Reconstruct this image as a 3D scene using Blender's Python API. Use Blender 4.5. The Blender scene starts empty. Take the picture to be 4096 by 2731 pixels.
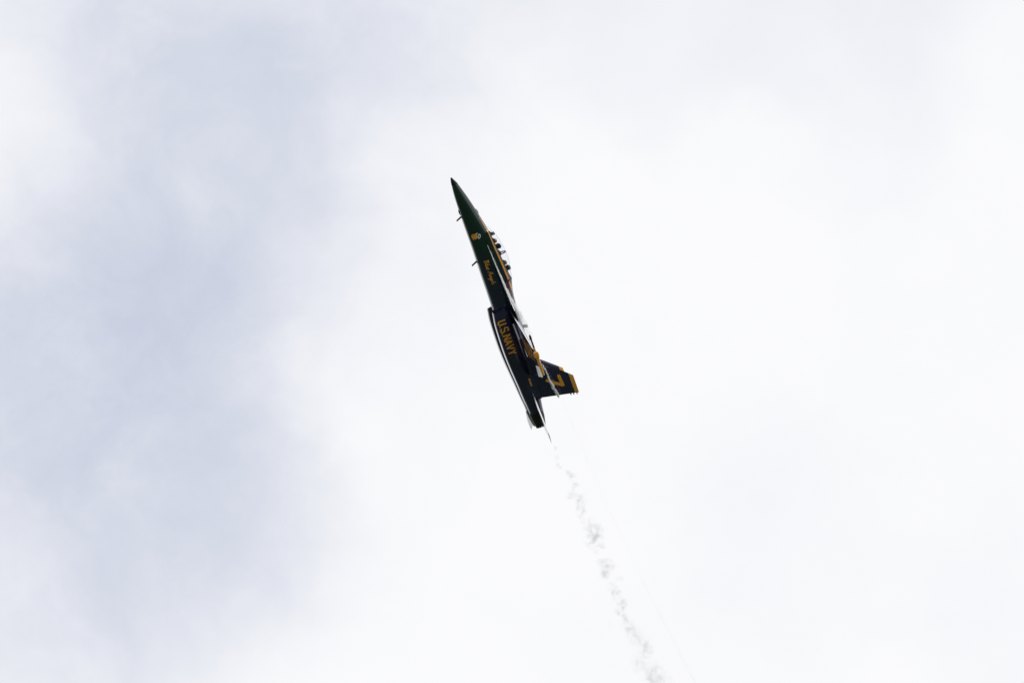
import bpy, bmesh, math, random
from mathutils import Vector, Matrix
from mathutils.bvhtree import BVHTree
R = math.radians
rnd = random.Random(7)
sc = bpy.context.scene
C = sc.collection

# ------------------------------------------------------------------ camera
ELEV = R(32)                       # the camera looks up at the climbing jet
LENS, DIST, PXM = 400.0, 697.0, 65.3     # mm, metres, photo pixels per metre at that distance
cam_d = bpy.data.cameras.new('camera'); cam_d.lens = LENS; cam_d.sensor_width = 36.0
cam_d.clip_start = 0.5; cam_d.clip_end = 60000
cam = bpy.data.objects.new('camera', cam_d); C.objects.link(cam)
cam.location = (0, 0, 1.7); cam.rotation_euler = (math.pi/2 + ELEV, 0, 0)
sc.camera = cam
CAM = Matrix.Translation((0, 0, 1.7)) @ Matrix.Rotation(math.pi/2 + ELEV, 4, 'X')

# ------------------------------------------------------------------ sky and sun
SUN_AZ, SUN_EL = R(118), R(47)      # azimuth from +Y towards +X
w = bpy.data.worlds.new('World'); sc.world = w; w.use_nodes = True
nt = w.node_tree; nt.nodes.clear()
def N(t, typ, **kw):
    n = t.nodes.new(typ)
    for k, v in kw.items(): setattr(n, k, v)
    return n
def math_(t, op, a, b=None, c=None, clamp=False):
    n = t.nodes.new('ShaderNodeMath'); n.operation = op; n.use_clamp = clamp
    for i, v in enumerate((a, b, c)):
        if v is None: continue
        if isinstance(v, (int, float)): n.inputs[i].default_value = v
        else: t.links.new(v, n.inputs[i])
    return n.outputs[0]
def vmath(t, op, a, b=None, s=None):
    n = t.nodes.new('ShaderNodeVectorMath'); n.operation = op
    for i, v in enumerate((a, b)):
        if v is None: continue
        if isinstance(v, (tuple, list, Vector)): n.inputs[i].default_value = v
        else: t.links.new(v, n.inputs[i])
    if s is not None: n.inputs['Scale'].default_value = s
    return n.outputs['Value'] if op in ('DISTANCE', 'LENGTH', 'DOT_PRODUCT') else n.outputs[0]
def noise(t, vec, scale, detail=4, rough=.55, dist=0.0, lac=2.0):
    n = t.nodes.new('ShaderNodeTexNoise')
    t.links.new(vec, n.inputs['Vector'])
    n.inputs['Scale'].default_value = scale; n.inputs['Detail'].default_value = detail
    n.inputs['Roughness'].default_value = rough; n.inputs['Distortion'].default_value = dist
    return n
def maprange(t, v, a, b, c=0.0, d=1.0, smooth=True):
    n = t.nodes.new('ShaderNodeMapRange'); n.interpolation_type = 'SMOOTHSTEP' if smooth else 'LINEAR'
    t.links.new(v, n.inputs[0])
    for i, q in enumerate((a, b, c, d)): n.inputs[i+1].default_value = q
    return n.outputs[0]

def sky_dir(px, py):               # direction of a cloud bank, from its bearing in the 2352 x 1568 view
    v = Vector(((px-1176)/2352*36/LENS, (784-py)/2352*36/LENS, -1)).normalized()
    return (CAM.to_3x3() @ v)
DEG = 2352/5.15                    # pixels per degree in that view
tc = N(nt, 'ShaderNodeTexCoord').outputs['Generated']
wn = noise(nt, tc, 55, 5, .55)
warp = vmath(nt, 'SCALE', vmath(nt, 'SUBTRACT', wn.outputs['Color'], (.5, .5, .5)), s=.016)
wd = vmath(nt, 'ADD', tc, warp)
# thin places in the overcast where blue-grey shows through: bearing, radius, depth
BANKS = [(380, -60, 380, .46), (480, 230, 380, .40), (440, 480, 400, .42), (240, 690, 400, .60), (640, 600, 400, .30),
         (330, 920, 420, .50), (90, 900, 330, .26), (420, 1120, 380, .42), (200, 1330, 380, .30), (560, 1300, 380, .16),
         (980, 10, 420, .34), (760, 180, 330, .22), (40, 600, 330, .14), (60, 120, 330, .16), (110, 1140, 360, .20), (30, 800, 340, .12), (120, 1460, 320, .14), (840, 860, 360, .05), (1750, 1200, 420, .06),
         (1960, 180, 340, .05), (2330, 1400, 300, .07), (-250, 950, 400, .28), (-320, 1500, 420, .3), (520, -400, 420, .5), (1150, -420, 400, .3)]
tot = None
for (px, py, rad, amp) in BANKS:
    d = vmath(nt, 'DISTANCE', wd, sky_dir(px, py))
    rr = R(rad/DEG)
    f = maprange(nt, d, rr*1.25, 0.0, 0.0, amp)
    tot = f if tot is None else math_(nt, 'ADD', tot, f)
fine = noise(nt, wd, 75, 8, .62).outputs['Fac']
big = noise(nt, vmath(nt, 'ADD', wd, (5.3, 4.1, .6)), 9, 4, .5).outputs['Fac']
bigm = maprange(nt, big, .54, .82, 0.0, .7)
thin = math_(nt, 'ADD', math_(nt, 'MULTIPLY', tot, math_(nt, 'MULTIPLY_ADD', fine, 1.7, .15)), bigm)
thin = math_(nt, 'SUBTRACT', 1.0, math_(nt, 'EXPONENT', math_(nt, 'MULTIPLY', thin, -1.15)))
thin = math_(nt, 'ADD', thin, math_(nt, 'MULTIPLY_ADD', fine, .12, -.05), clamp=True)
sky = N(nt, 'ShaderNodeTexSky', sky_type='NISHITA', sun_disc=False, sun_elevation=SUN_EL, sun_rotation=SUN_AZ)
bg_sky = N(nt, 'ShaderNodeBackground'); bg_sky.inputs['Strength'].default_value = .07
nt.links.new(sky.outputs[0], bg_sky.inputs['Color'])
bg_cl = N(nt, 'ShaderNodeBackground'); bg_cl.inputs['Strength'].default_value = 1.0
ramp = N(nt, 'ShaderNodeMix', data_type='RGBA')
nt.links.new(thin, ramp.inputs['Factor'])
ramp.inputs['A'].default_value = (.982, .982, .998, 1); ramp.inputs['B'].default_value = (.65, .70, .858, 1)
nt.links.new(ramp.outputs['Result'], bg_cl.inputs['Color'])
mixs = N(nt, 'ShaderNodeMixShader')
nt.links.new(math_(nt, 'MULTIPLY_ADD', thin, -.22, .98), mixs.inputs[0])
nt.links.new(bg_sky.outputs[0], mixs.inputs[1]); nt.links.new(bg_cl.outputs[0], mixs.inputs[2])
out = N(nt, 'ShaderNodeOutputWorld'); nt.links.new(mixs.outputs[0], out.inputs[0])

sun_d = bpy.data.lights.new('sun', 'SUN'); sun_d.energy = 1.5; sun_d.angle = R(30); sun_d.color = (1, .96, .9)
sun = bpy.data.objects.new('sun', sun_d); C.objects.link(sun); sun.location = (0, 0, 900)
sdir = Vector((math.sin(SUN_AZ)*math.cos(SUN_EL), math.cos(SUN_AZ)*math.cos(SUN_EL), math.sin(SUN_EL)))
sun.rotation_euler = sdir.to_track_quat('Z', 'Y').to_euler()

vs = sc.view_settings
vs.view_transform = 'Standard'; vs.look = 'None'; vs.exposure = 0.0; vs.gamma = 1.0; vs.use_curve_mapping = False
sc.render.filter_size = 1.1
cy = sc.cycles
cy.max_bounces = 10; cy.volume_bounces = 12; cy.transparent_max_bounces = 16
cy.use_denoising = True; cy.denoiser = 'OPENIMAGEDENOISE'; cy.denoising_prefilter = 'ACCURATE'

# ------------------------------------------------------------------ helpers
def tag(o, label=None, cat=None, group=None, kind=None):
    for k, v in (('label', label), ('category', cat), ('group', group), ('kind', kind)):
        if v: o[k] = v
    return o
def obj(name, me, mat=None, parent=None):
    o = bpy.data.objects.new(name, me); C.objects.link(o)
    if mat and not me.materials: me.materials.append(mat)
    o.parent = parent
    return o
OX = 8.5                            # station of the jet's origin
def P(x, y, z): return Vector((OX - x, y, z))      # station aft of the nose, left, up -> jet axes
class MB:
    def __init__(s): s.v = []; s.f = []
    def add(s, vs, fs):
        b = len(s.v); s.v += [Vector(q) for q in vs]; s.f += [tuple(b+i for i in f) for f in fs]
    def loft(s, rings, closed=True, cap0=True, cap1=True):
        n = len(rings[0]); vs = [q for r in rings for q in r]; fs = []
        for i in range(len(rings)-1):
            for j in range(n if closed else n-1):
                k = (j+1) % n
                fs.append((i*n+j, i*n+k, (i+1)*n+k, (i+1)*n+j))
        if closed and cap0: fs.append(tuple(range(n)))
        if closed and cap1: fs.append(tuple((len(rings)-1)*n+j for j in range(n)))
        s.add(vs, fs)
    def tube(s, pts, rads, n=10):
        rings = []
        for i, p in enumerate(pts):
            p = Vector(p); a = Vector(pts[max(0, i-1)]); b = Vector(pts[min(len(pts)-1, i+1)])
            t = (b-a).normalized(); u = t.orthogonal().normalized() if abs(t.z) > .9 else t.cross(Vector((0, 0, 1))).normalized()
            v = t.cross(u)
            rings.append([p + rads[i]*(math.cos(q)*u + math.sin(q)*v) for q in (2*math.pi*k/n for k in range(n))])
        s.loft(rings)
    def box(s, c, sx, sy, sz):
        c = Vector(c); h = [(i, j, k) for i in (-1, 1) for j in (-1, 1) for k in (-1, 1)]
        s.add([c + Vector((i*sx/2, j*sy/2, k*sz/2)) for i, j, k in h],
              [(0, 1, 3, 2), (4, 6, 7, 5), (0, 4, 5, 1), (2, 3, 7, 6), (0, 2, 6, 4), (1, 5, 7, 3)])
    def mesh(s, name, smooth=40):
        me = bpy.data.meshes.new(name)
        bm = bmesh.new()
        for q in s.v: bm.verts.new(q)
        bm.verts.ensure_lookup_table()
        for f in s.f:
            g = [i for k, i in enumerate(f) if i not in f[:k]]
            if len(g) < 3: continue
            try: bm.faces.new([bm.verts[i] for i in g])
            except ValueError: pass
        bmesh.ops.remove_doubles(bm, verts=bm.verts, dist=1e-4)
        bmesh.ops.recalc_face_normals(bm, faces=bm.faces)
        bm.to_mesh(me); bm.free()
        if smooth:
            me.shade_smooth(); me.set_sharp_from_angle(angle=R(smooth))
        return me
    def build(s, name, mat, parent=None, smooth=40): return obj(name, s.mesh(name, smooth), mat, parent)
def lerp_tab(tab, x):               # piecewise smooth table, rows (x, a, b, ...)
    if x <= tab[0][0]: return list(tab[0][1:])
    for i in range(len(tab)-1):
        p, q = tab[i], tab[i+1]
        if x <= q[0]:
            t = (x-p[0])/(q[0]-p[0])
            return [a+(b-a)*t for a, b in zip(p[1:], q[1:])]
    return list(tab[-1][1:])

# ------------------------------------------------------------------ materials
def mat(name, col, rough=.4, metal=0.0, coat=0.0, coat_r=.03, var=0.06, scale=4.0, bump=0.0, bscale=3.0, spec=.5, tint=(1, 1, 1, 1)):
    m = bpy.data.materials.new(name); m.use_nodes = True
    t = m.node_tree; b = t.nodes['Principled BSDF']
    tcn = N(t, 'ShaderNodeTexCoord').outputs['Object']
    nz = noise(t, tcn, scale, 5, .6).outputs['Fac']
    hs = N(t, 'ShaderNodeHueSaturation'); hs.inputs['Color'].default_value = (*col, 1)
    t.links.new(maprange(t, nz, .2, .8, 1-var*2, 1+var*2, False), hs.inputs['Value'])
    t.links.new(hs.outputs[0], b.inputs['Base Color'])
    t.links.new(maprange(t, nz, .2, .8, max(0.01, rough*(1-var)), rough*(1+var), False), b.inputs['Roughness'])
    b.inputs['Metallic'].default_value = metal
    b.inputs['Coat Weight'].default_value = coat; b.inputs['Coat Roughness'].default_value = coat_r
    b.inputs['Coat Tint'].default_value = tint
    b.inputs['Specular IOR Level'].default_value = spec
    b.inputs['Coat IOR'].default_value = 1.55
    if bump:
        bn = noise(t, tcn, bscale, 3, .5).outputs['Fac']
        bp = N(t, 'ShaderNodeBump'); bp.inputs['Strength'].default_value = bump; bp.inputs['Distance'].default_value = .02
        t.links.new(bn, bp.inputs['Height']); t.links.new(bp.outputs[0], b.inputs['Normal']); t.links.new(bp.outputs[0], b.inputs['Coat Normal'])
    return m
NAVY = mat('navy_gloss_paint', (.020, .018, .056), .25, coat=1.0, coat_r=.025, var=.12, scale=2.2, bump=.10, bscale=1.6, spec=.1)
HULL = mat('navy_paint_with_green_reflection', (.004, .031, .026), .25, coat=1.0, coat_r=.025, var=.14, scale=1.6, bump=.10, bscale=1.6, spec=.1)
def painted_reflection(m, c0, c1, x0, x1):    # green ground reflection put into the navy hull colour, fading unevenly towards the intakes
    t = m.node_tree; hs = [n for n in t.nodes if n.type == 'HUE_SAT'][0]
    co = N(t, 'ShaderNodeTexCoord').outputs['Object']; sx = N(t, 'ShaderNodeSeparateXYZ'); t.links.new(co, sx.inputs[0])
    nz = noise(t, co, .9, 4, .6).outputs['Fac']
    f = maprange(t, math_(t, 'ADD', sx.outputs['X'], math_(t, 'MULTIPLY_ADD', nz, 4.0, -2.0)), x0, x1)
    mx_ = N(t, 'ShaderNodeMix', data_type='RGBA'); t.links.new(f, mx_.inputs['Factor'])
    mx_.inputs['A'].default_value = (*c0, 1); mx_.inputs['B'].default_value = (*c1, 1); t.links.new(mx_.outputs['Result'], hs.inputs['Color'])
painted_reflection(HULL, (.004, .022, .018), (.012, .015, .042), 4.6, .6)
GOLD = mat('gold_paint', (.90, .39, .045), .35, coat=.6, coat_r=.08, var=.08, scale=14)
BLACK = mat('black_radome_paint', (.004, .004, .006), .5, var=.1, spec=.25)
CHROME = mat('polished_metal_edge', (.88, .89, .92), .28, metal=1.0, var=.05, scale=6)
METAL = mat('burnt_nozzle_metal', (.035, .032, .03), .45, metal=.7, var=.25, scale=9)
DARK = mat('cockpit_black', (.012, .012, .013), .6, var=.2, scale=12)
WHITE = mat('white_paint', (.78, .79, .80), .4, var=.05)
RED = mat('red_stencil_paint', (.45, .03, .06), .4, var=.08)
SUIT = mat('flight_suit_cloth', (.015, .022, .06), .85, var=.2, scale=30)
HELM = mat('gold_helmet_shell', (.45, .22, .02), .18, coat=.8, coat_r=.05, var=.05)
VISOR = mat('dark_visor', (.01, .01, .012), .06, coat=1, coat_r=.02, var=.02)
RUBBER = mat('grey_rubber', (.05, .05, .05), .7, var=.1)
SEAT = mat('seat_black_leather', (.012, .012, .012), .55, var=.2, scale=15)
GLASS = bpy.data.materials.new('canopy_glass'); GLASS.use_nodes = True
t = GLASS.node_tree; t.nodes.clear()
tr = N(t, 'ShaderNodeBsdfTransparent')
gl = N(t, 'ShaderNodeBsdfGlossy'); gl.inputs['Roughness'].default_value = .02; gl.inputs[0].default_value = (.9, .9, .95, 1)
lw = N(t, 'ShaderNodeLayerWeight'); lw.inputs[0].default_value = .5
fc = math_(t, 'MULTIPLY_ADD', math_(t, 'POWER', lw.outputs['Facing'], 5.0), .45, .012)
tm = N(t, 'ShaderNodeMix', data_type='RGBA'); t.links.new(math_(t, 'POWER', lw.outputs['Facing'], 4.0), tm.inputs['Factor'])
tm.inputs['A'].default_value = (.983, .985, .988, 1); tm.inputs['B'].default_value = (.83, .84, .88, 1); t.links.new(tm.outputs['Result'], tr.inputs[0])
mx = N(t, 'ShaderNodeMixShader'); t.links.new(fc, mx.inputs[0])
t.links.new(tr.outputs[0], mx.inputs[1]); t.links.new(gl.outputs[0], mx.inputs[2])
t.links.new(mx.outputs[0], N(t, 'ShaderNodeOutputMaterial').inputs[0])

# ------------------------------------------------------------------ ground under the jet (out of frame, mirrored in the paint)
gm = bpy.data.materials.new('airfield_grass'); gm.use_nodes = True
t = gm.node_tree; b = t.nodes['Principled BSDF']
tcg = N(t, 'ShaderNodeTexCoord').outputs['Object']
mixc = N(t, 'ShaderNodeMix', data_type='RGBA')
t.links.new(noise(t, tcg, .004, 6, .6).outputs['Fac'], mixc.inputs['Factor'])
mixc.inputs['A'].default_value = (.020, .050, .024, 1); mixc.inputs['B'].default_value = (.04, .065, .03, 1)
t.links.new(mixc.outputs['Result'], b.inputs['Base Color']); b.inputs['Roughness'].default_value = .9
g = MB(); ringn = 96
rings = []
for rad in (200, 800, 3000, 10000, 30000):
    rings.append([Vector((rad*math.cos(2*math.pi*k/ringn), rad*math.sin(2*math.pi*k/ringn), 0)) for k in range(ringn)])
g.loft(rings, cap1=False)
ground = g.build('ground', gm, None, 0); ground['kind'] = 'structure'

# ------------------------------------------------------------------ the jet
AX = Vector((-.330, .944)).normalized()            # nose direction in the camera plane
Fc = Vector((AX.x*.985, AX.y*.985, .173)).normalized()
Uc = Vector((AX.y, -AX.x, 0)) * .992; Uc.z = -.123
Uc = (Uc - Fc*Uc.dot(Fc)).normalized()
Lc = Uc.cross(Fc)
def cam_pt(px, py, dz=0.0):        # photo position at the jet's distance (dz metres nearer) -> camera axes
    k = (DIST-dz)/DIST
    return Vector(((px-2048)/PXM*k, (1365.5-py)/PXM*k, -DIST+dz))
org = cam_pt(1804.5 + OX*PXM*.985*.330, 711.5 + OX*PXM*.985*.944)
JET = CAM @ Matrix.Translation(org) @ Matrix((Fc, Lc, Uc)).transposed().to_4x4()
jet = bpy.data.objects.new('fighter_jet', None); C.objects.link(jet); jet.matrix_world = JET
jet.empty_display_size = 2
tag(jet, 'dark navy two-seat fighter jet with gold lettering climbing steeply nose up', 'jet')

# fuselage: x, bottom, top, half width, height of the widest line, sill half width, cockpit floor (or None), squareness
FT = [  # x, bot, top, w, zc, n
 (0.00, .0, .0, .0, .0, 2.0), (.03, -.035, .04, .036, .0, 2.0), (.10, -.065, .075, .068, .005, 2.0), (.22, -.092, .14, .115, .02, 2.0), (.48, -.13, .265, .195, .06, 2.0), (.91, -.18, .40, .29, .10, 2.0),
 (1.44, -.212, .56, .385, .16, 2.05), (1.94, -.22, .69, .45, .22, 2.1), (2.4, -.222, .80, .50, .26, 2.15), (3.07, -.23, .95, .55, .30, 2.25),
 (3.45, -.23, 1.04, .57, .32, 2.3), (3.80, -.225, 1.10, .585, .34, 2.4), (4.4, -.22, 1.10, .60, .36, 2.5), (5.6, -.24, 1.22, .63, .38, 2.6),
 (6.5, -.26, 1.32, .66, .40, 2.6), (7.10, -.26, 1.37, .69, .42, 2.6), (7.25, -.26, 1.46, .70, .42, 2.4), (7.5, -.265, 1.38, .71, .44, 2.3), (7.9, -.27, 1.29, .73, .45, 2.2),
 (8.45, -.275, 1.23, .76, .45, 2.1), (9.2, -.29, 1.18, .80, .45, 2.0), (10.2, -.33, 1.19, .86, .42, 2.0), (11.2, -.36, 1.15, .90, .38, 2.0), (12.2, -.38, 1.06, .92, .34, 2.0),
 (13.2, -.38, .95, .90, .28, 2.0), (14.2, -.36, .84, .82, .22, 2.0), (15.0, -.28, .72, .70, .18, 2.0), (15.5, -.10, .52, .5, .16, 2.0)]
COCK0, COCK1 = 3.86, 7.14
def sill_y(x): return lerp_tab([(3.8, .36), (4.4, .43), (5.6, .45), (6.6, .44), (7.2, .36)], x)[0]
def ring(x):
    bot, top, w_, zc, n = lerp_tab(FT, x)
    p = 2.0/n; half = []
    ck = COCK0 <= x <= COCK1
    ys = sill_y(x) if ck else 0.0
    for k in range(11):                                   # bottom to widest
        th = -math.pi/2 + k/10*math.pi/2
        half.append((w_*abs(math.cos(th))**p, zc + (zc-bot)*-abs(math.sin(th))**p))
    for k in range(1, 11):                                # widest to sill (or crown)
        th = k/10*math.pi/2
        y1 = w_*abs(math.cos(th))**p; z1 = zc + (top-zc)*abs(math.sin(th))**p
        if ck:
            y1 = ys + (w_-ys)*abs(math.cos(th))**p
        half.append((y1, z1))
    if ck:
        half += [(ys-.035, top), (ys-.05, top-.12), (ys-.06, .45), (ys*.4, .42), (0, .42)]
    else:
        half[-1] = (w_*.10 if w_ else 0, top-.001*w_); half += [(w_*f, top) for f in (.08, .06, .04, .02, 0)]
    pts = [P(x, y, z) for y, z in half] + [P(x, -y, z) for y, z in half[-2:0:-1]]
    return pts
xs = set()
for i in range(len(FT)-1):
    a, b2 = FT[i][0], FT[i+1][0]
    k = max(1, int((b2-a)/.25))
    for j in range(k): xs.add(round(a+(b2-a)*j/k, 4))
xs = {x for x in xs if abs(x-COCK0) > .02 and abs(x-COCK1) > .02} | {15.5, COCK0-.004, COCK0, COCK1, COCK1+.004}
# smooth the table with a moving average so that highlights run in clean lines
_raw = FT
def _sm(x):
    if x < .5 or 7.0 < x < 7.3: return lerp_tab(_raw, x)
    acc = [0]*5; ws = 0
    for d in (-.3, -.2, -.1, 0, .1, .2, .3):
        xx = x+d*min(1, x/2)
        if x <= 7.1: xx = min(xx, 7.1)
        else: xx = max(xx, 7.25)
        wgt = 1-abs(d)*2; q = lerp_tab(_raw, xx)
        acc = [a+wgt*b for a, b in zip(acc, q)]; ws += wgt
    return [a/ws for a in acc]
FT = [(x, *_sm(x)) for x in sorted(xs)]
fm = MB(); fm.loft([ring(x) for x in sorted(xs)], cap0=False)
fus = fm.build('fuselage', HULL, jet, 50)
def bvh(me): return BVHTree.FromPolygons([v.co.copy() for v in me.vertices], [tuple(p.vertices) for p in me.polygons])
FUS = bvh(fus.data)
m = MB(); rr_ = []
for x in (0.0, .01, .03, .06, .1, .16, .22, .3, .4, .48, .485):
    k = 1.0 if x > .482 else 1.02
    bot, top, w_, zc, n_ = lerp_tab(_raw, x)
    bot, top, w_ = bot-.004, top+.004, w_+.004
    if x == 0: bot, top, w_ = -.012, .012, .012
    rr_.append([P(x-.004, w_*math.cos(a), zc + ((top-zc) if math.sin(a) > 0 else (zc-bot))*math.sin(a)) for a in [2*math.pi*j/40 for j in range(40)]])
m.loft(rr_); m.build('radome_tip', BLACK, fus, 50)

# engine nacelles with open intakes
NT = [  # x, y centre, half width, top, bottom, squareness above
 (8.50, .99, .36, .46, -.44, 2.6), (8.8, .99, .37, .50, -.51, 2.6), (9.4, .95, .41, .54, -.575, 2.6), (10.2, .92, .43, .58, -.60, 2.6), (11.2, .87, .46, .62, -.615, 2.5),
 (12.0, .83, .48, .66, -.575, 2.4), (12.8, .76, .51, .70, -.515, 2.3), (13.4, .72, .52, .72, -.455, 2.2), (14.0, .66, .53, .72, -.42, 2.1), (14.6, .60, .53, .69, -.37, 2.0), (15.05, .55, .51, .62, -.31, 2.0), (15.42, .52, .47, .57, -.29, 2.0)]
def nac_ring(x, s, shrink=1.0, rake=True, n=48):
    yc, hw, zt, zb, q = [sum(v)/5 for v in zip(*(lerp_tab(NT, min(15.42, max(8.5, x+d))) for d in (-.3, -.15, 0, .15, .3)))]
    qb = lerp_tab([(8.5, 3.2), (9.4, 5.0), (12.5, 5.0), (14.5, 2.6), (15.3, 2.0)], x)[0]
    zc = zt*.45 + zb*.55
    out = []
    for k in range(n):
        th = 2*math.pi*k/n
        c_, s_ = math.cos(th), math.sin(th)
        q_ = q if s_ >= 0 else qb; hh = (zt-zc) if s_ >= 0 else (zc-zb)
        y = yc + hw*shrink*math.copysign(abs(c_)**(2/q_), c_); z = zc + hh*shrink*math.copysign(abs(s_)**(2/q_), s_)
        xx = x
        if rake: xx = x + max(0, (9.4-x)/.88)*(-(z-zc)*.20 + (y-yc)*.18)
        out.append(P(xx, s*y, z))
    return out
nac = {}
for s in (1, -1):
    m = MB(); st = []
    x = 8.50
    while x < 15.40: st.append(x); x += .18
    st.append(15.42)
    rings = [nac_ring(x, s) for x in st]
    inner = [nac_ring(9.6, s, .78), nac_ring(8.9, s, .86), nac_ring(8.54, s, .96)]
    m.loft(inner + rings, cap0=True)
    o = m.build('engine_nacelle', NAVY, jet, 50); nac[s] = o
    tag(o, 'left intake and engine nacelle with large gold lettering' if s == 1 else None)
    # splitter fairing between nacelle and fuselage
NAC = bvh(nac[1].data)

# exhaust nozzles, each of twelve overlapping petals
pet = MB()
NP = 14
def petal_ring(x, r, thick, half):
    o = []
    for a in (-half, -half/2, 0, half/2, half): o.append(P(x, r*math.sin(a), r*math.cos(a)))
    for a in (half, half/2, 0, -half/2, -half): o.append(P(x, (r-thick)*math.sin(a), (r-thick)*math.cos(a)))
    return o
hf = math.pi/NP*.94
pet.loft([petal_ring(15.36, .455, .04, hf), petal_ring(15.75, .425, .03, hf), petal_ring(16.10, .36, .025, hf), petal_ring(16.36, .30, .015, hf*.97)])
pet_me = pet.mesh('nozzle_petal', 30); pet_me.materials.append(METAL)
for s in (1, -1):
    m = MB(); n = 28
    prof = [(15.30, .42), (15.36, .43), (15.8, .385), (16.15, .32), (16.28, .285), (16.15, .28), (15.6, .31), (15.3, .28)]
    m.loft([[P(x, r*math.sin(2*math.pi*k/n), r*math.cos(2*math.pi*k/n)) for k in range(n)] for x, r in prof])
    nz = m.build('exhaust_nozzle', METAL, jet, 35)
    nz.location = (0, s*.50, .12)
    for k in range(NP):
        q = obj('nozzle_petal', pet_me, None, nz)
        q.rotation_euler = (2*math.pi*k/NP, 0, 0)

# leading edge extensions
LX = [(4.3, .56, .66), (5.0, .68, .68), (5.8, .78, .70), (6.6, .90, .725), (7.3, 1.06, .745), (7.9, 1.30, .76), (8.3, 1.52, .77), (8.65, 1.76, .775), (8.95, 1.93, .78), (9.4, 1.93, .78), (9.9, 1.80, .78)]
for s in (1, -1):
    m = MB(); rings = []
    x = 4.3
    while x <= 9.85:
        ye, ze = lerp_tab(LX, x)
        ye = sum(lerp_tab(LX, x+d)[0] for d in (-.15, 0, .15))/3
        t_ = min(1, (x-4.3)/1.5)
        yi = .30
        dn = .16*t_+.02; up = .10*t_+.015
        edge = .012
        sec = [(yi, ze-dn-.02), (.60, ze-dn*.9), (.60+(ye-.60)*.45, ze-dn*.38), (.60+(ye-.60)*.8, ze-dn*.14-edge), (ye-.01, ze-edge), (ye, ze), (ye-.01, ze+edge),
               (.60+(ye-.60)*.8, ze+up*.15+edge), (.60+(ye-.60)*.4, ze+up*.5), (.62, ze+up*1.2), (yi, ze+up*1.6)]
        rings.append([P(x, s*y, z) for y, z in sec])
        x += .15
    m.loft(rings)
    lx = m.build('leading_edge_extension', HULL, jet, 30)
    m = MB(); rings = []; x = 4.6
    while x <= 8.95:
        ye, ze = lerp_tab(LX, x); ye = sum(lerp_tab(LX, x+d)[0] for d in (-.15, 0, .15))/3
        k = .012 + .012*min(1, (x-4.6)/2)
        rings.append([P(x, s*(ye-k*1.5), ze-k), P(x, s*(ye+.004), ze-k*.7), P(x, s*(ye+.012), ze), P(x, s*(ye+.004), ze+k*.7), P(x, s*(ye-k*1.5), ze+k)])
        x += .15
    m.loft(rings); m.build('polished_edge', CHROME, lx, 30)

# wings: fixed box with drooped leading edge flap, trailing edge flap, aileron and tip launcher rail
def wing_le(y): return 8.86 + (y-1.5)*.462
def wing_te(y): return 13.03 - (y-1.5)*.098
def wing_z(y): return .745 - (y-1.5)*.012
def wing_t(y): return .115 - (y-1.5)*.016          # half thickness
def hinge_f(y): return wing_le(y) + (.62 - (y-1.5)*.055)
def hinge_a(y): return wing_te(y) - (.80 - (y-1.5)*.045)
Y0, Y1, YT = 1.25, 3.60, 5.50
def flap_mesh(s, ya, yb, front, ang, gap=.012):
    """hinged wedge from the hinge line to the edge, turned by ang (positive = edge down)"""
    m = MB(); rings = []
    k = 6
    for i in range(k+1):
        y = ya+gap + (yb-ya-2*gap)*i/k
        xh = hinge_f(y) if front else hinge_a(y); xe = wing_le(y) if front else wing_te(y)
        z = wing_z(y); th = wing_t(y)*(.86 if front else .62); c_ = abs(xe-xh); sg = -1 if front else 1
        prof = ([(0, th*.9), (.25, th*.88), (.5, th*.72), (.8, th*.4), (.95, th*.16), (1, 0), (.95, -th*.14), (.8, -th*.34), (.5, -th*.6), (.25, -th*.8), (0, -th*.9), (-.05, 0)] if front else
                [(0, th), (.3, th*.72), (.7, th*.33), (1, .008), (1, -.008), (.7, -th*.33), (.3, -th*.72), (0, -th), (-.06, 0)])
        r_ = []
        for u, q in prof:
            dx, dz = u*c_, q
            X = dx*math.cos(ang)+dz*math.sin(ang); Z = -dx*math.sin(ang)+dz*math.cos(ang)
            r_.append(P(xh+sg*X, s*y, z+Z))
        rings.append(r_)
    m.loft(rings)
    if front: m.loft_nose = [[q for q in r_[3:8]] for r_ in rings]
    return m
def nose_strip(m, parent):
    k = MB(); rings = []
    for r_ in m.loft_nose:
        c_ = (r_[0]+r_[-1])/2
        rings.append([c_ + (q-c_)*1.16 for q in r_])
    k.loft(rings); k.build('polished_edge', CHROME, parent, 30)
wing = {}
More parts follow.
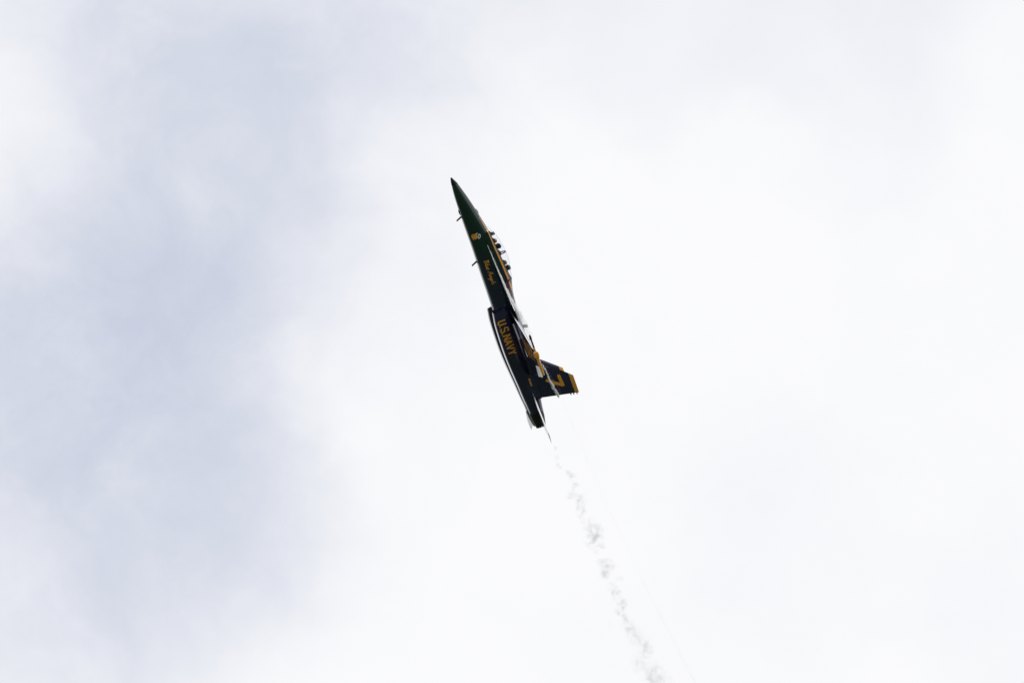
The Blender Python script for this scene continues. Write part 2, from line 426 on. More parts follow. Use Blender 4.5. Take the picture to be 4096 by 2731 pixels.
for s in (1, -1):
    m = MB(); rings = []
    for i in range(13):
        y = Y0 + (YT-Y0)*i/12
        a, b2 = hinge_f(y)+.012, hinge_a(y)-.012; z = wing_z(y); th = wing_t(y)
        prof = [(0, .80), (.15, .93), (.4, 1), (.7, .85), (1, .62), (1, -.62), (.7, -.8), (.4, -.92), (.15, -.88), (0, -.80)]
        rings.append([P(a+(b2-a)*u, s*y, z+th*q) for u, q in prof])
    m.loft(rings)
    wg = m.build('wing', NAVY, jet, 30); wing[s] = wg
    for ya, yb in ((1.08, 3.7), (3.7, YT)):
        fm_ = flap_mesh(s, ya, yb, True, R(17)); fl_ = fm_.build('leading_edge_flap', NAVY, wg, 30); nose_strip(fm_, fl_)
    flap_mesh(s, Y0, Y1, False, R(12)).build('trailing_edge_flap', NAVY, wg, 30)
    flap_mesh(s, Y1, YT-.02, False, R(9)).build('aileron', WHITE, wg, 30)  # bright patch at the trailing edge put into the colour as plain white
    # launcher rail
    m = MB(); zr = wing_z(5.6)-.02
    def rr(x, h, w2): return [P(x, s*(5.60+w2*c_), zr+h*d_) for c_, d_ in ((-1, -.7), (-.5, -1), (.5, -1), (1, -.7), (1, .7), (.5, 1), (-.5, 1), (-1, .7))]
    m.loft([rr(10.72, .048, .05), rr(10.93, .054, .06), rr(11.02, .145, .11), rr(11.2, .165, .12), rr(11.33, .14, .11), rr(11.46, .075, .07), rr(12.2, .085, .075), rr(12.5, .07, .06)])
    rl = m.build('launcher_rail', GOLD, wg, 25)
    m = MB(); m.loft([rr(9.86, .012, .012), rr(9.88, .04, .04), rr(9.96, .062, .06), rr(10.12, .066, .06), rr(10.18, .048, .05), rr(10.722, .050, .051)])
    m.box(P(10.12, s*5.60, zr-.085), .05, .03, .05)
    m.build('rail_nose', BLACK, rl, 25)
    m = MB()                                              # tip fairing joining wing and rail
    rings = []
    for y, f in ((YT+.004, 1.0), (5.56, .8)):
        a, b2 = hinge_f(y)-.1, hinge_a(y)+.15; th = wing_t(y)*f
        rings.append([P(a+(b2-a)*u, s*y, wing_z(y)+th*q) for u, q in ((0, .5), (.3, 1), (.8, .8), (1, .4), (1, -.4), (.8, -.8), (.3, -1), (0, -.5))])
    m.loft(rings); m.build('tip_fairing', GOLD, wg, 25)

# fins: canted outward
CANT = R(18)
def fin_pt(s, x, h, off=0.0):      # h = distance up the fin from its root line; off = outboard of the fin's mid plane
    y = 1.12 + h*math.sin(CANT) + off*math.cos(CANT); z = .72 + h*math.cos(CANT) - off*math.sin(CANT)
    return P(x, s*y, z)
HF = 2.26
def fin_le(h): return 11.90 + h*.845
def fin_te(h): return 14.58 + h*.16
def fin_ring(s, h, u0=0.0, u1=1.0, te=False):
    a, b2 = fin_le(h), fin_te(h); th = .075 - .022*h
    A, B = a+(b2-a)*u0, a+(b2-a)*u1
    if te: prof = [(0, 1), (.5, .55), (1, .1), (1, -.1), (.5, -.55), (0, -1), (-.04, 0)]; th *= .62
    else: prof = [(0, 0), (.02, .25), (.15, .75), (.45, 1), (.8, .8), (1, .62), (1, -.62), (.8, -.8), (.45, -1), (.15, -.75), (.02, -.25)]
    return [fin_pt(s, A+(B-A)*u, h, th*q) for u, q in prof]
fin = {}
for s in (1, -1):
    m = MB(); m.loft([fin_ring(s, h, 0, .772) for h in (-.35, 0, .5, 1.0, 1.5, HF-.24)])
    m.loft([[fin_pt(s, fin_le(-.1)+u, -.1+v, q) for u, q in ((-1.1, 0), (-.4, .09), (.5, .14), (2.0, .16), (2.78, .10), (2.78, -.10), (2.0, -.16), (.5, -.14), (-.4, -.09))] for v in (-.45, .06)])
    fn = m.build('tail_fin', NAVY, jet, 35); fin[s] = fn
    if s == 1: tag(fn, 'near tail fin carrying the large gold numeral')
    m = MB(); m.loft([fin_ring(s, h, .775, 1.0, True) for h in (-.25, .3, .6, 1.1, 1.632)]); m.build('rudder', NAVY, fn, 35)
    m = MB(); m.loft([fin_ring(s, h, .775, 1.0, True) for h in (1.633, 1.85, HF-.237)]); m.build('rudder_cap', NAVY, fn, 35)
    m = MB(); m.loft([fin_ring(s, h) for h in (HF-.236, HF-.1, HF-.03, HF)]); m.build('fin_tip', GOLD, fn, 35)
    lm = MB(); lm.tube([P(14.86, 0, 0), P(15.0, 0, 0), P(15.03, 0, 0)], [.03, .035, .015], 8)
    lme = lm.mesh('tail_light', 40); lme.materials.append(BLACK)
    for h in (1.74, 1.92, 2.12):
        q = obj('tail_light', lme, None, fn); q.location = fin_pt(s, fin_te(h)+.03, h) - P(14.95, 0, 0)
FINB = bvh(fin[1].data)

# stabilators
def stab_mesh(s, anh, pitch, z0):
    m = MB(); rings = []
    for i in range(9):
        y = 1.22 + (3.30-1.22)*i/8
        a = 13.95 + (y-1.22)*1.09; b2 = 16.15 + (y-1.22)*.43
        if i == 8: a += .12
        th = .06 - .018*(y-1.22)
        zz = z0 - math.tan(anh)*(y-1.22)
        r_ = []
        for u, q in ((0, 0), (.03, .3), (.2, .8), (.45, 1), (.8, .5), (1, .06), (1, -.06), (.8, -.5), (.45, -1), (.2, -.8), (.03, -.3)):
            x = a+(b2-a)*u; z = zz + th*q - math.tan(pitch)*(x-15.3)
            r_.append(P(x, s*y, z))
        rings.append(r_)
    m.loft(rings); m.nose = [[q for q in (r_[9], r_[10], r_[0], r_[1], r_[2])] for r_ in rings]
    m.tube([P(15.0, s*.95, z0), P(15.0, s*1.25, z0)], [.1, .1], 12)
    return m
for s, an, pt, z0 in ((1, R(1.5), R(2.2), .17), (-1, R(4.0), R(-1.5), .04)):
    m = stab_mesh(s, an, pt, z0); sb = m.build('stabilator', NAVY, jet, 30)
    k = MB(); rings = []
    for r_ in m.nose:
        c_ = (r_[0]+r_[-1])/2
        rings.append([c_ + (q-c_)*1.16 for q in r_])
    k.loft(rings); k.build('polished_edge', CHROME, sb, 30)

# antennas and bumps
def blade(x, z0, h, chord, sweep, y=0, th=.02, up=1):
    m = MB(); rings = []
    for f, c_ in ((0, chord), (.5, chord*.93), (1, chord*.85)):
        x0 = x+sweep*f; z = z0+up*h*f
        rings.append([P(x0+c_*u, y+th*q, z) for u, q in ((0, 0), (.3, .9), (.6, 1), (1, 0), (.6, -1), (.3, -.9))])
    m.loft(rings); return m
blade(2.44, -.20, .36, .12, .16, up=-1).build('blade_antenna', BLACK, jet, 30)
blade(5.37, -.22, .36, .12, .16, up=-1).build('blade_antenna', BLACK, jet, 30)
blade(10.10, 1.15, .30, .22, .08).build('blade_antenna', BLACK, jet, 30)
def bump(x0, x1, zt, h, wd, up):
    m = MB(); rings = []
    for i in range(9):
        u = i/8; x = x0+(x1-x0)*u
        top = lerp_tab(FT, x)[1] if up > 0 else lerp_tab(FT, x)[0]
        e = math.sin(math.pi*(u**(.8)))**.6 if 0 < u < 1 else 0.02
        rings.append([P(x, wd*e*math.cos(a), top - up*.03 + up*(h*e+.03)*max(0, math.sin(a))) for a in [math.pi*k/8 for k in range(9)]])
    m.loft(rings); return m
bump(2.32, 2.72, 0, .045, .12, 1).build('antenna_fairing', BLACK, jet, 40)
bump(2.02, 2.42, 0, .05, .10, -1).build('antenna_fairing', BLACK, jet, 40)

# canopy, windscreen and arches
CT = [(3.46, 1.035), (3.60, 1.11), (3.81, 1.235), (4.16, 1.43), (4.56, 1.565), (4.95, 1.645), (5.34, 1.70), (5.75, 1.722), (6.0, 1.715), (6.29, 1.675), (6.69, 1.59), (7.0, 1.525), (7.22, 1.472)]
def can_ring(x, inset=0.0, lo=0.0):
    zt = lerp_tab(CT, x)[0]-inset
    if x < 3.84: zb = 1.035+(x-3.46)*.17; yb = .02+.36*((x-3.46)/.38)**.6 if x > 3.46 else .02
    else: zb = lerp_tab(FT, x)[1]-.01; yb = sill_y(x)-.015
    yb = max(.015, yb-inset)
    out = []
    for k in range(17):
        th = math.pi*k/16
        c_, s_ = math.cos(th), math.sin(th)
        out.append(P(x, yb*math.copysign(abs(c_)**.82, c_), zb+lo + (zt-zb-lo)*abs(s_)**.9))
    return out
def glass(name, x0, x1):
    m = MB(); k = max(4, int((x1-x0)/.12))
    m.loft([can_ring(x0+(x1-x0)*i/k) for i in range(k+1)], closed=False)
    o = m.build(name, GLASS, jet, 60)
    md = o.modifiers.new('thickness', 'SOLIDIFY'); md.thickness = .012; md.offset = -1
    return o
ws = glass('windscreen', 3.46, 4.12); cp = glass('canopy', 4.18, 7.20)
def arch(x, wd, dep, parent, name='canopy_arch', lean=0.0):
    m = MB(); r1 = can_ring(x-wd/2, .014); r2 = can_ring(x+wd/2, .014); r3 = can_ring(x+wd/2, .014+dep); r4 = can_ring(x-wd/2, .014+dep)
    rings = [[a, b_, c_, d_] for a, b_, c_, d_ in zip(r1, r2, r3, r4)]
    if lean:
        rings = [[Vector((v.x - lean*(v.z-1.2), v.y, v.z)) for v in q] for q in rings]
    m.loft(rings); return m.build(name, DARK, parent, 30)
arch(4.14, .05, .05, ws, 'windscreen_arch')
arch(5.46, .06, .055, cp)
arch(7.16, .07, .06, cp)
# sill rails (the dark canopy frame along the cockpit edge)
for s in (1, -1):
    m = MB(); rings = []
    for i in range(25):
        x = 3.90+(7.12-3.90)*i/24; y = sill_y(x); z = lerp_tab(FT, x)[1]
        rings.append([P(x, s*(y+.012), z-.02), P(x, s*(y+.004), z+.035), P(x, s*(y-.05), z+.035), P(x, s*(y-.05), z-.02)])
    m.loft(rings); m.build('canopy_sill', DARK, cp, 30)

# cockpit fittings
m = MB()
m.loft([[P(x, y*k, z) for y, z in ((-.33, .7), (-.33, zt-.06), (-.22, zt), (.22, zt), (.33, zt-.06), (.33, .7))] for x, zt, k in ((3.88, 1.12, .8), (4.02, 1.17, .95), (4.18, 1.20, 1), (4.22, 1.16, 1))])
m.build('instrument_coaming', DARK, jet, 30)
m = MB(); m.box(P(4.16, 0, 1.30), .17, .18, .19); m.tube([P(4.05, .05, 1.2), P(4.16, .05, 1.31)], [.035, .05], 8); m.tube([P(4.05, -.05, 1.2), P(4.16, -.05, 1.31)], [.035, .05], 8)
for s in (1, -1): m.tube([P(4.17, s*.085, 1.2), P(4.20, s*.09, 1.36), P(4.14, s*.085, 1.39)], [.014, .014, .012], 6)
hud = m.build('head_up_display', DARK, jet, 30)
m = MB(); m.loft([[P(x, s2*.075, z) for s2 in (-1, 1)] + [P(x+.008, s2*.075, z+.004) for s2 in (1, -1)] for x, z in ((4.16, 1.33), (4.10, 1.40))]); m.build('combiner_glass', GLASS, hud, 30)
m = MB()
m.loft([[P(x, y, z) for y, z in ((-.36, .8), (-.34, zt-.07), (-.2, zt), (.2, zt), (.34, zt-.07), (.36, .8))] for x, zt in ((5.22, 1.30), (5.34, 1.37), (5.52, 1.36), (5.58, 1.28))])
m.build('rear_coaming', DARK, jet, 30)
m = MB(); m.box(P(6.98, 0, 1.37), .25, .5, .1); m.tube([P(6.75, .1, 1.33), P(7.1, .1, 1.45)], [.03, .03], 8); m.tube([P(6.75, -.1, 1.33), P(7.1, -.1, 1.45)], [.03, .03], 8)
m.build('canopy_actuator', DARK, jet, 30)

def rbox(m, pts, y0, y1, bev=.03):     # side outline extruded across y with chamfered sides
    cx = sum(p[0] for p in pts)/len(pts); cz = sum(p[1] for p in pts)/len(pts)
    def sh(k): return [(cx+(x-cx)*k, cz+(z-cz)*k) for x, z in pts]
    m.loft([[P(x, y0, z) for x, z in sh(.86)], [P(x, y0+bev, z) for x, z in pts], [P(x, y1-bev, z) for x, z in pts], [P(x, y1, z) for x, z in sh(.86)]])
def seat(dx, dz):
    root = bpy.data.objects.new('ejection_seat', None); C.objects.link(root); root.parent = jet
    m = MB(); rbox(m, [(4.86+dx, 1.19+dz), (4.83+dx, 1.40+dz), (4.90+dx, 1.50+dz), (5.06+dx, 1.52+dz), (5.14+dx, 1.47+dz), (5.13+dx, 1.20+dz)], -.17, .17); m.build('headrest', SEAT, root, 30)
    m = MB(); rbox(m, [(4.80+dx, .75+dz), (4.86+dx, 1.20+dz), (5.06+dx, 1.22+dz), (5.02+dx, .72+dz)], -.22, .22); m.build('backrest', SEAT, root, 30)
    m = MB(); rbox(m, [(4.30+dx, .62+dz), (4.32+dx, .72+dz), (4.84+dx, .68+dz), (4.84+dx, .58+dz)], -.22, .22); m.build('seat_pan', SEAT, root, 30)
    m = MB()
    for s in (1, -1): m.tube([P(5.06+dx, s*.14, .5+dz), P(5.12+dx, s*.14, 1.42+dz)], [.03, .03], 8)
    m.build('seat_rail', DARK, root, 30)
seat(0, 0); seat(1.46, .12)

# ------------------------------------------------------------------ lettering and badges, wrapped onto the skin
def stroke_quads(poly, width, step=.06):
    pts = [Vector(p) for p in poly]; dens = [pts[0]]
    for a, b_ in zip(pts, pts[1:]):
        k = max(1, int((b_-a).length/step))
        for i in range(1, k+1): dens.append(a+(b_-a)*i/k)
    L, Rr = [], []
    for i, p in enumerate(dens):
        d0 = (p-dens[i-1]).normalized() if i else (dens[1]-p).normalized()
        d1 = (dens[i+1]-p).normalized() if i < len(dens)-1 else d0
        b_ = (d0+d1); b_ = b_.normalized() if b_.length > 1e-4 else d0
        nrm = Vector((-b_.y, b_.x)); k = min(1.6, 1/max(.3, nrm.dot(Vector((-d0.y, d0.x)))))
        L.append(p+nrm*width/2*k); Rr.append(p-nrm*width/2*k)
    return L, Rr
def wrap(name, strokes, material, parent, trees, proj, rows=3):
    """strokes: (polyline in metres, width); proj(u, v) -> ray origin and direction in jet axes"""
    vs, fs = [], []
    for si, (poly, width) in enumerate(strokes):
        L, Rr = stroke_quads(poly, width)
        last = None; base = len(vs); off = .006 + .0016*(si % 4)
        cols = rows+1
        for a, b_ in zip(L, Rr):
            for j in range(cols):
                q = a+(b_-a)*j/rows
                o_, d_ = proj(q.x, q.y); best = None
                for tr_ in trees:
                    h = tr_.ray_cast(o_, d_)
                    if h[0] is not None and (best is None or h[3] < best): best = h[3]
                if best is None: best = last if last is not None else 1.0
                last = best
                vs.append(o_ + d_*(best-off))
        for i in range(len(L)-1):
            for j in range(rows):
                k = base+i*cols+j; fs.append((k, k+1, k+cols+1, k+cols))
    me = bpy.data.meshes.new(name); me.from_pydata(vs, [], fs); me.shade_smooth()
    return obj(name, me, material, parent)
side = lambda u, v: (P(u, 3.0, v), Vector((0, -1, 0)))
GLY = {'U': (.62, [[(0, 1), (0, .2), (.14, .02), (.48, .02), (.62, .2), (.62, 1)]]),
       '.': (.16, [[(.02, -.02), (.02, .14)]]),
       'S': (.60, [[(.6, .8), (.5, .98), (.12, .98), (0, .84), (0, .62), (.12, .53), (.48, .47), (.6, .36), (.6, .14), (.48, .02), (.1, .02), (0, .2)]]),
       'N': (.64, [[(0, 0), (0, 1)], [(.02, .96), (.62, .04)], [(.64, 0), (.64, 1)]]),
       'A': (.66, [[(0, 0), (.33, 1)], [(.33, 1), (.66, 0)], [(.14, .3), (.52, .3)]]),
       'V': (.66, [[(0, 1), (.33, 0)], [(.33, 0), (.66, 1)]]),
       'Y': (.64, [[(0, 1), (.32, .48)], [(.64, 1), (.32, .48)], [(.32, .5), (.32, 0)]])}
def text_strokes(txt, x0, z0, h, wdt, gap, length=None):
    adv = sum(GLY[c][0] for c in txt) + gap*(len(txt)-1)
    k = (length/adv) if length else h
    o, x = [], x0
    for c in txt:
        gw, ss = GLY[c]
        for q in ss: o.append(([(x+a*k, z0+b_*h) for a, b_ in q], wdt))
        x += (gw+gap)*k
    return o
wrap('hull_lettering', text_strokes('U.S.NAVY', 9.20, -.40, .50, .082, .27, 2.17), GOLD, nac[1], [NAC], side)

# cursive name below the canopy
CUR = [[(0, .0), (.03, .5), (.06, 1.0)], [(-.06, .9), (.08, 1.02), (.2, .92), (.17, .7), (.04, .55)], [(.05, .55), (.2, .45), (.18, .12), (.0, .02)],
       [(.27, .0), (.36, .98)], [(.36, .5), (.37, .06), (.45, .04), (.52, .5)], [(.52, .5), (.53, .04), (.6, .06)], [(.62, .28), (.74, .34), (.7, .5), (.62, .36), (.64, .04), (.76, .08)],
       [(.92, .0), (1.06, .95), (1.14, 1.0)], [(1.12, 1.0), (1.17, .0)], [(.97, .4), (1.16, .42)], [(1.24, .0), (1.27, .46)], [(1.27, .42), (1.34, .48), (1.37, .04)],
       [(1.52, .44), (1.43, .42), (1.42, .1), (1.52, .1)], [(1.53, .46), (1.54, -.3), (1.44, -.36)], [(1.6, .26), (1.7, .34), (1.66, .5), (1.6, .34), (1.62, .04), (1.72, .08)],
       [(1.78, .02), (1.85, .9)], [(1.98, .44), (1.9, .36), (1.98, .16), (1.9, .02)]]
wrap('name_script', [([(5.47+a*.76+b_*.05, .125+b_*.29) for a, b_ in q], .032) for q in CUR], GOLD, fus, [FUS], side, 2)
# badge below the windscreen: gold shield field with a white winged ring above it
wrap('badge_field', [([(3.70, .10), (3.72, -.02), (3.86, -.05), (4.0, -.02), (4.03, .08)], .05), ([(3.71, .16), (3.86, .12), (4.02, .15)], .12), ([(3.72, .26), (3.86, .22), (3.98, .22)], .08), ([(3.78, .03), (3.95, .03)], .10)], GOLD, fus, [FUS], side)
wrap('badge_ring', [([(4.02, .27), (3.88, .33), (3.80, .41), (3.86, .46), (3.98, .43), (4.04, .33), (4.02, .27)], .055)], WHITE, fus, [FUS], side, 2)
wrap('badge_scroll', [([(3.74, .36), (3.70, .30), (3.70, .20)], .03)], WHITE, fus, [FUS], side, 2)
# stencils behind the cockpit and on the aft nacelle
wrap('rescue_stencil', [([(7.22, 1.02), (7.30, 1.02)], .05), ([(7.36, 1.03), (7.5, 1.0)], .045), ([(7.56, 1.0), (7.66, .98)], .04)], RED, fus, [FUS], side, 2)
for q in ([(7.7, .98), (7.8, .97)], [(7.9, .96), (8.0, .95)]): wrap('stencil', [(q, .032)], WHITE, fus, [FUS], side, 2)
wrap('serial_stencil', [([(13.20+i*.085, .25), (13.20+i*.085, .36)], .055) for i in range(6)], GOLD, nac[1], [NAC], side, 2)
# gold stripe along the cockpit sill, widening aft
def stripe(s):
    vs, fs = [], []
    pr = lambda u, v: (P(u, s*3.0, v), Vector((0, -s, 0)))
    tab = [(2.85, .80, .012), (3.3, .885, .016), (3.7, .965, .022), (4.0, 1.0, .026), (4.9, 1.05, .034), (5.7, 1.115, .042), (6.5, 1.175, .048), (7.1, 1.21, .05), (7.6, 1.22, .032), (8.0, 1.215, .006)]
    n = 60
    for i in range(n+1):
        x = 2.85+(8.0-2.85)*i/n; z, wd_ = lerp_tab(tab, x)
        for j in range(4):
            o_, d_ = pr(x, z - wd_ + wd_*2*j/3); h = FUS.ray_cast(o_, d_)
            vs.append((h[0] if h[0] is not None else P(x, s*.3, z)) - d_*.006)
    for i in range(n):
        for j in range(3): k = i*4+j; fs.append((k, k+1, k+5, k+4))
    me = bpy.data.meshes.new('sill_stripe'); me.from_pydata(vs, [], fs); me.shade_smooth()
    return obj('sill_stripe', me, GOLD, fus)
stripe(1); stripe(-1)
# numeral on the near fin, letters under the near wing
RB = bvh([c for c in fin[1].children if c.name.startswith('rudder')][0].data)
wrap('tail_numeral', [([(13.57, 1.96), (13.60, 2.05), (14.28, 2.10)], .19), ([(14.20, 2.10), (13.94, 1.70), (13.60, 1.24)], .18)], GOLD, fin[1], [FINB, RB], side)
WB = bvh(wing[1].data)
def under(u, v): return (P(11.80 - v*(1.42-u*.15), 1.70+u, -1.0), Vector((0, 0, 1)))
wl = []
for q, wd_ in text_strokes('NAVY', .15, 0, 1.0, .13, .28, 2.5): wl.append((q, wd_))
wrap('wing_lettering', wl, GOLD, wing[1], [WB], under)

# ------------------------------------------------------------------ the two crew members
def person(dx, dz, label):
    pts = [  # joint, parent, radius
        ((4.62, 0, .74), None, .15), ((4.66, 0, .92), 0, .155), ((4.68, 0, 1.06), 1, .15), ((4.64, 0, 1.14), 2, .065), ((4.61, 0, 1.20), 3, .075), ((4.60, 0, 1.28), 4, .085)]
    for s in (1, -1):
        b_ = len(pts)
        pts += [((4.66, s*.19, 1.05), 2, .065), ((4.50, s*.26, .86), b_, .052), ((4.28, s*.20, .80), b_+1, .04), ((4.20, s*.18, .81), b_+2, .032)]
        b_ = len(pts)
        pts += [((4.55, s*.11, .76), 0, .09), ((4.18, s*.13, .80), b_, .075), ((4.06, s*.13, .56), b_+1, .055), ((3.98, s*.13, .50), b_+2, .04)]
    me = bpy.data.meshes.new('person')
    cx = Vector((OX-4.62-dx, 0, .72+dz))
    me.from_pydata([P(a[0]+dx, a[1], a[2]+dz)-cx for a, _, _ in pts], [(p, i) for i, (_, p, _) in enumerate(pts) if p is not None], [])
    o = obj('person', me, SUIT); o.matrix_world = JET @ Matrix.Translation(cx)
    md = o.modifiers.new('skin', 'SKIN')
    for v, (_, _, r_) in zip(me.skin_vertices[0].data, pts): v.radius = (r_, r_)
    me.skin_vertices[0].data[0].use_root = True
    o.modifiers.new('sub', 'SUBSURF').levels = 1; o.modifiers['sub'].render_levels = 2
    tag(o, label, 'person', 'jet crew')
    def lp(x, y, z): return P(x+dx, y, z+dz)-cx
    # helmet shell
    m = MB(); rings = []; c0 = (4.625, 0, 1.265)
    for i in range(13):
        ph = math.pi*i/12; r_ = math.sin(ph)
        rings.append([lp(c0[0] - math.cos(a)*r_*.138*(.97 if math.cos(a) > 0 else 1.04), math.sin(a)*r_*.122, c0[2] + .01 + math.cos(ph)*.130) for a in [2*math.pi*k/20 for k in range(20)]])
    m.loft(rings); hm = m.build('helmet', HELM, o, 60)
    m = MB(); rings = []
    for i in range(7):
        ph = math.pi*(.28+.30*i/6); r_ = math.sin(ph)
        rings.append([lp(c0[0] - math.cos(a)*r_*.146, math.sin(a)*r_*.129, c0[2]+.01+math.cos(ph)*.136) for a in [-1.25+2.5*k/12 for k in range(13)]])
    m.loft(rings, closed=False); m.build('visor', VISOR, hm, 60)
    m = MB(); m.tube([lp(4.52, 0, 1.215), lp(4.46, 0, 1.195), lp(4.435, 0, 1.185)], [.065, .055, .03], 10)
    m.tube([lp(4.45, 0, 1.18), lp(4.47, .03, 1.08), lp(4.53, .06, 1.0)], [.022, .02, .02], 8); m.build('oxygen_mask', RUBBER, o, 50)
    return o
person(0, 0, 'crew member in gold helmet sitting in the front cockpit seat')
person(1.48, .15, 'crew member in gold helmet sitting in the rear cockpit seat')

# ------------------------------------------------------------------ condensation and smoke
def vol_mat(name, lobes, nscale, lo, hi, dens, col, aniso, stretch=(1, 1, 1), step=.1, warp_amt=.25, wscale=1.5, detail=5, base=0.0, soft=True):
    """lobes in object space: (centre, (radii), weight); density = sum of lobes x thresholded noise"""
    m = bpy.data.materials.new(name); m.use_nodes = True; t = m.node_tree; t.nodes.clear()
    tco = N(t, 'ShaderNodeTexCoord').outputs['Object']
    wv = noise(t, tco, wscale, 3, .6).outputs['Color']
    pos = vmath(t, 'ADD', tco, vmath(t, 'SCALE', vmath(t, 'SUBTRACT', wv, (.5, .5, .5)), s=warp_amt*2))
    acc = None
    for c_, r_, a_ in lobes:
        inv = tuple(1/q for q in r_)
        d = vmath(t, 'LENGTH', vmath(t, 'MULTIPLY', vmath(t, 'SUBTRACT', pos, tuple(c_)), inv))
        f = maprange(t, d, 1.0, 0.0, 0.0, a_)
        acc = f if acc is None else math_(t, 'ADD', acc, f)
    nz = noise(t, vmath(t, 'MULTIPLY', pos, stretch), nscale, detail, .62).outputs['Fac']
    th = maprange(t, nz, lo, hi, base, 1.0)
    den = math_(t, 'MULTIPLY', math_(t, 'MULTIPLY', acc, th), dens)
    pv = N(t, 'ShaderNodeVolumePrincipled'); pv.inputs['Color'].default_value = (*col, 1); pv.inputs['Anisotropy'].default_value = aniso
    t.links.new(den, pv.inputs['Density'])
    t.links.new(pv.outputs[0], N(t, 'ShaderNodeOutputMaterial').inputs['Volume'])
    m.cycles.volume_step_rate = step
    return m
def axis_lobes(pts):                # chain of lobes along a path: (point, radius, weight), stretched along x
    return [(p, r_, a_) for p, r_, a_ in pts]

# vapour over the near wing root and leading edge extension
vl = []
for x, y, z, rx, rz, a_ in ((4.9, .665, .70, .45, .022, .6), (5.3, .72, .715, .5, .030, .9), (5.8, .77, .73, .5, .042, 1.), (6.3, .84, .75, .5, .058, 1.1), (6.8, .93, .77, .5, .078, 1.2), (7.3, 1.04, .79, .5, .10, 1.2), (7.8, 1.2, .815, .5, .125, 1.2),
                            (8.3, 1.36, .84, .5, .15, 1.), (8.8, 1.42, .93, .5, .20, .6), (9.3, 1.5, 1.01, .6, .22, .34), (9.9, 1.65, 1.10, .6, .24, .10), (10.5, 1.9, 1.10, .6, .26, .05), (11.1, 2.3, 1.0, .6, .2, .04)):
    vl.append((P(x, y, z), (rx, rz*1.5, rz), a_))
m = MB()
vp = [(4.5, .62, .69, .05), (6.1, .82, .76, .14), (7.6, 1.13, .84, .26), (8.6, 1.40, .95, .38), (9.6, 1.6, 1.08, .60), (10.6, 1.9, 1.1, .60), (11.6, 2.3, 1.0, .40), (11.9, 2.4, 1.0, .1)]
m.tube([P(a, b_, c_) for a, b_, c_, _ in vp], [d_ for *_, d_ in vp], 14)
vap = m.build('wing_vapour', vol_mat('wing_vapour', vl, 2.4, .38, .60, 60.0, (1, 1, 1), .2, (.45, 1, 1.3), .025, .035, 2.6, base=.22), None, 0)
vap.matrix_world = JET; vap['kind'] = 'stuff'
tag(vap, 'white condensation vapour streaming over the near wing root', 'vapour')

# vortex streak crossing the near fin
m = MB()
sp = [(12.2, 1.75, 1.20, .08), (12.6, 1.75, 1.28, .14), (13.1, 1.76, 1.39, .18), (13.67, 1.78, 1.41, .22), (14.1, 1.8, 1.47, .25), (14.65, 1.84, 1.58, .25), (14.95, 1.86, 1.63, .1)]
m.tube([P(a, b_, c_) for a, b_, c_, _ in sp], [d_ for *_, d_ in sp], 12)
sl = [(P(12.45, 1.75, 1.255), (.32, .036, .036), .9), (P(12.75, 1.755, 1.315), (.32, .045, .045), 1), (P(13.05, 1.76, 1.38), (.32, .058, .058), 1), (P(13.4, 1.77, 1.395), (.34, .072, .072), 1.1),
      (P(13.75, 1.78, 1.405), (.34, .09, .09), 1.1), (P(14.08, 1.8, 1.46), (.32, .115, .115), 1.1), (P(14.38, 1.82, 1.52), (.3, .115, .115), 1.1), (P(14.62, 1.84, 1.57), (.25, .10, .10), 1)]
stk = m.build('vortex_vapour', vol_mat('vortex_vapour', sl, 7.0, .38, .56, 160.0, (1, 1, 1), 0, (.7, 1, 1), .010, .06, 4.0, base=.12), None, 0)
stk.matrix_world = JET; stk['kind'] = 'stuff'
tag(stk, 'thin white vortex streak crossing the near tail fin', 'vapour')

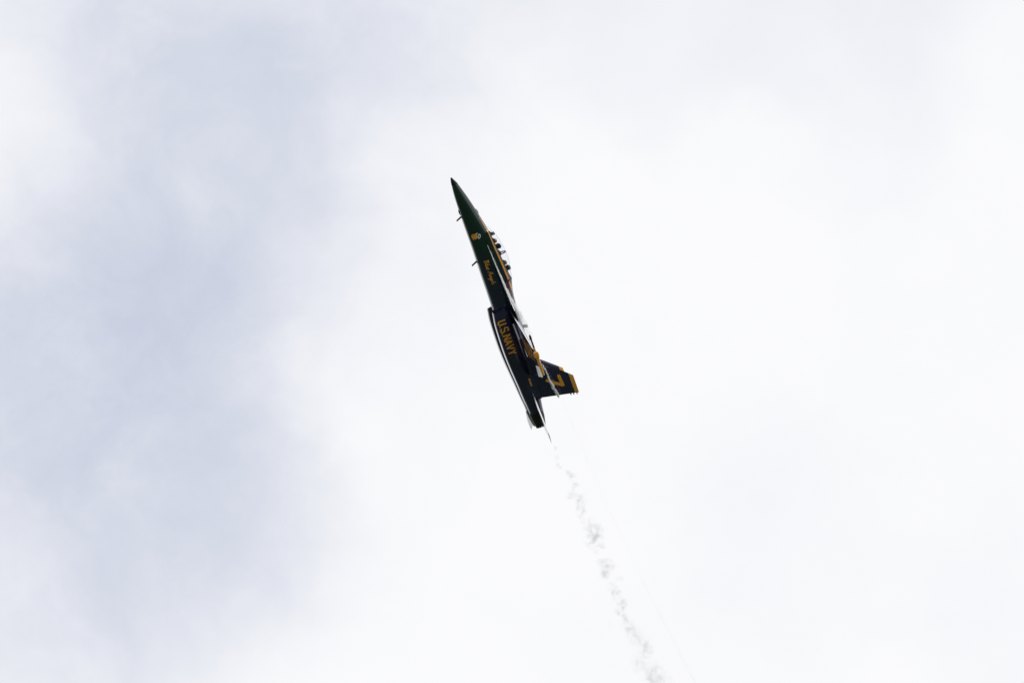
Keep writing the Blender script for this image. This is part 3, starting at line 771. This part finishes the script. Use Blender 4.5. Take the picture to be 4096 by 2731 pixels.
# smoke left behind, down to the lower edge of the picture
TRAIL0, TRAIL1 = (2205, 1765), (2700, 2860)
def trail_pt(px, py):
    f = (py-1765)/PXM*.18
    return CAM @ cam_pt(px, py, -f)
A0, A1 = trail_pt(*TRAIL0), trail_pt(*TRAIL1)
T0 = Matrix.Translation(A0) @ (A1-A0).to_track_quat('X', 'Z').to_matrix().to_4x4()
inv = T0.inverted()
PUFF = [(2222, 1792, 9, .7), (2226, 1828, 11, .9), (2233, 1862, 13, 1.1), (2276, 1890, 15, .8), (2287, 1908, 18, 1), (2301, 1943, 16, 1), (2289, 1975, 18, 1.1), (2270, 1988, 11, .8),
        (2323, 1996, 24, .8), (2322, 2032, 18, 1), (2322, 2052, 18, 1), (2342, 2048, 10, .8), (2350, 2090, 30, .35), (2384, 2125, 32, .8), (2374, 2162, 30, .8), (2406, 2178, 16, .8), (2384, 2200, 14, .7),
        (2404, 2248, 17, 1), (2432, 2262, 27, .8), (2420, 2292, 26, .7), (2475, 2306, 16, .4), (2455, 2352, 22, .7), (2466, 2380, 22, .8), (2488, 2412, 20, 1.2), (2480, 2442, 20, 1.3), (2497, 2466, 16, .9),
        (2512, 2500, 26, .6), (2540, 2540, 32, .5), (2435, 2490, 12, .5), (2575, 2575, 32, .5), (2592, 2594, 19, 1.2), (2582, 2618, 14, 1), (2560, 2650, 36, .3), (2612, 2690, 42, .45), (2640, 2735, 46, .5)]
lob = []
for px, py, r_, a_ in PUFF:
    q = r_*1.5/PXM
    lob.append((inv @ trail_pt(px, py), (q*1.15, q, q), a_))
m = MB(); cen = []
for i in range(24):
    u = i/23; py = 1765+(2860-1765)*u
    px = lerp_tab([(1765, 2208), (1870, 2242), (1950, 2290), (2050, 2325), (2150, 2385), (2300, 2432), (2450, 2488), (2550, 2545), (2650, 2600), (2760, 2650), (2860, 2695)], py)[0]
    cen.append((inv @ trail_pt(px, py), lerp_tab([(0, .25), (.1, .6), (.2, .95), (1, 1.3)], u)[0]))
m.tube([c_ for c_, _ in cen], [r_ for _, r_ in cen], 14)
smk = m.build('smoke_trail', vol_mat('smoke_trail', lob, 2.8, .43, .74, 3.6, (.80, .80, .84), .2, (1, 1, 1), .014, .28, 2.0, detail=6), None, 0)
smk.matrix_world = T0; smk['kind'] = 'stuff'
tag(smk, 'broken grey wisps of smoke trailing below the jet', 'smoke')

# faint straight vortex line beyond the fin
B0, B1 = CAM @ cam_pt(2244, 1592, 2.0), CAM @ cam_pt(2790, 2745, -1.2)
T1 = Matrix.Translation(B0) @ (B1-B0).to_track_quat('X', 'Z').to_matrix().to_4x4()
L = (B1-B0).length
m = MB(); n = 20
m.tube([(L*i/n, .30*math.sin(math.pi*i/n), .02*math.sin(i*1.3)) for i in range(n+1)], [.05+.04*i/n for i in range(n+1)], 10)
fl = [((L*i/6, 0, 0), (L/5, .9, .9), .6) for i in range(7)]
vt = m.build('vortex_trail', vol_mat('vortex_trail', fl, .9, .35, .7, 1.1, (.85, .87, .95), .2, (1, 1, 1), .05, .02, 1.0, base=.35), None, 0)
vt.matrix_world = T1; vt['kind'] = 'stuff'
tag(vt, 'very faint straight vapour line below the near tail fin', 'vapour')
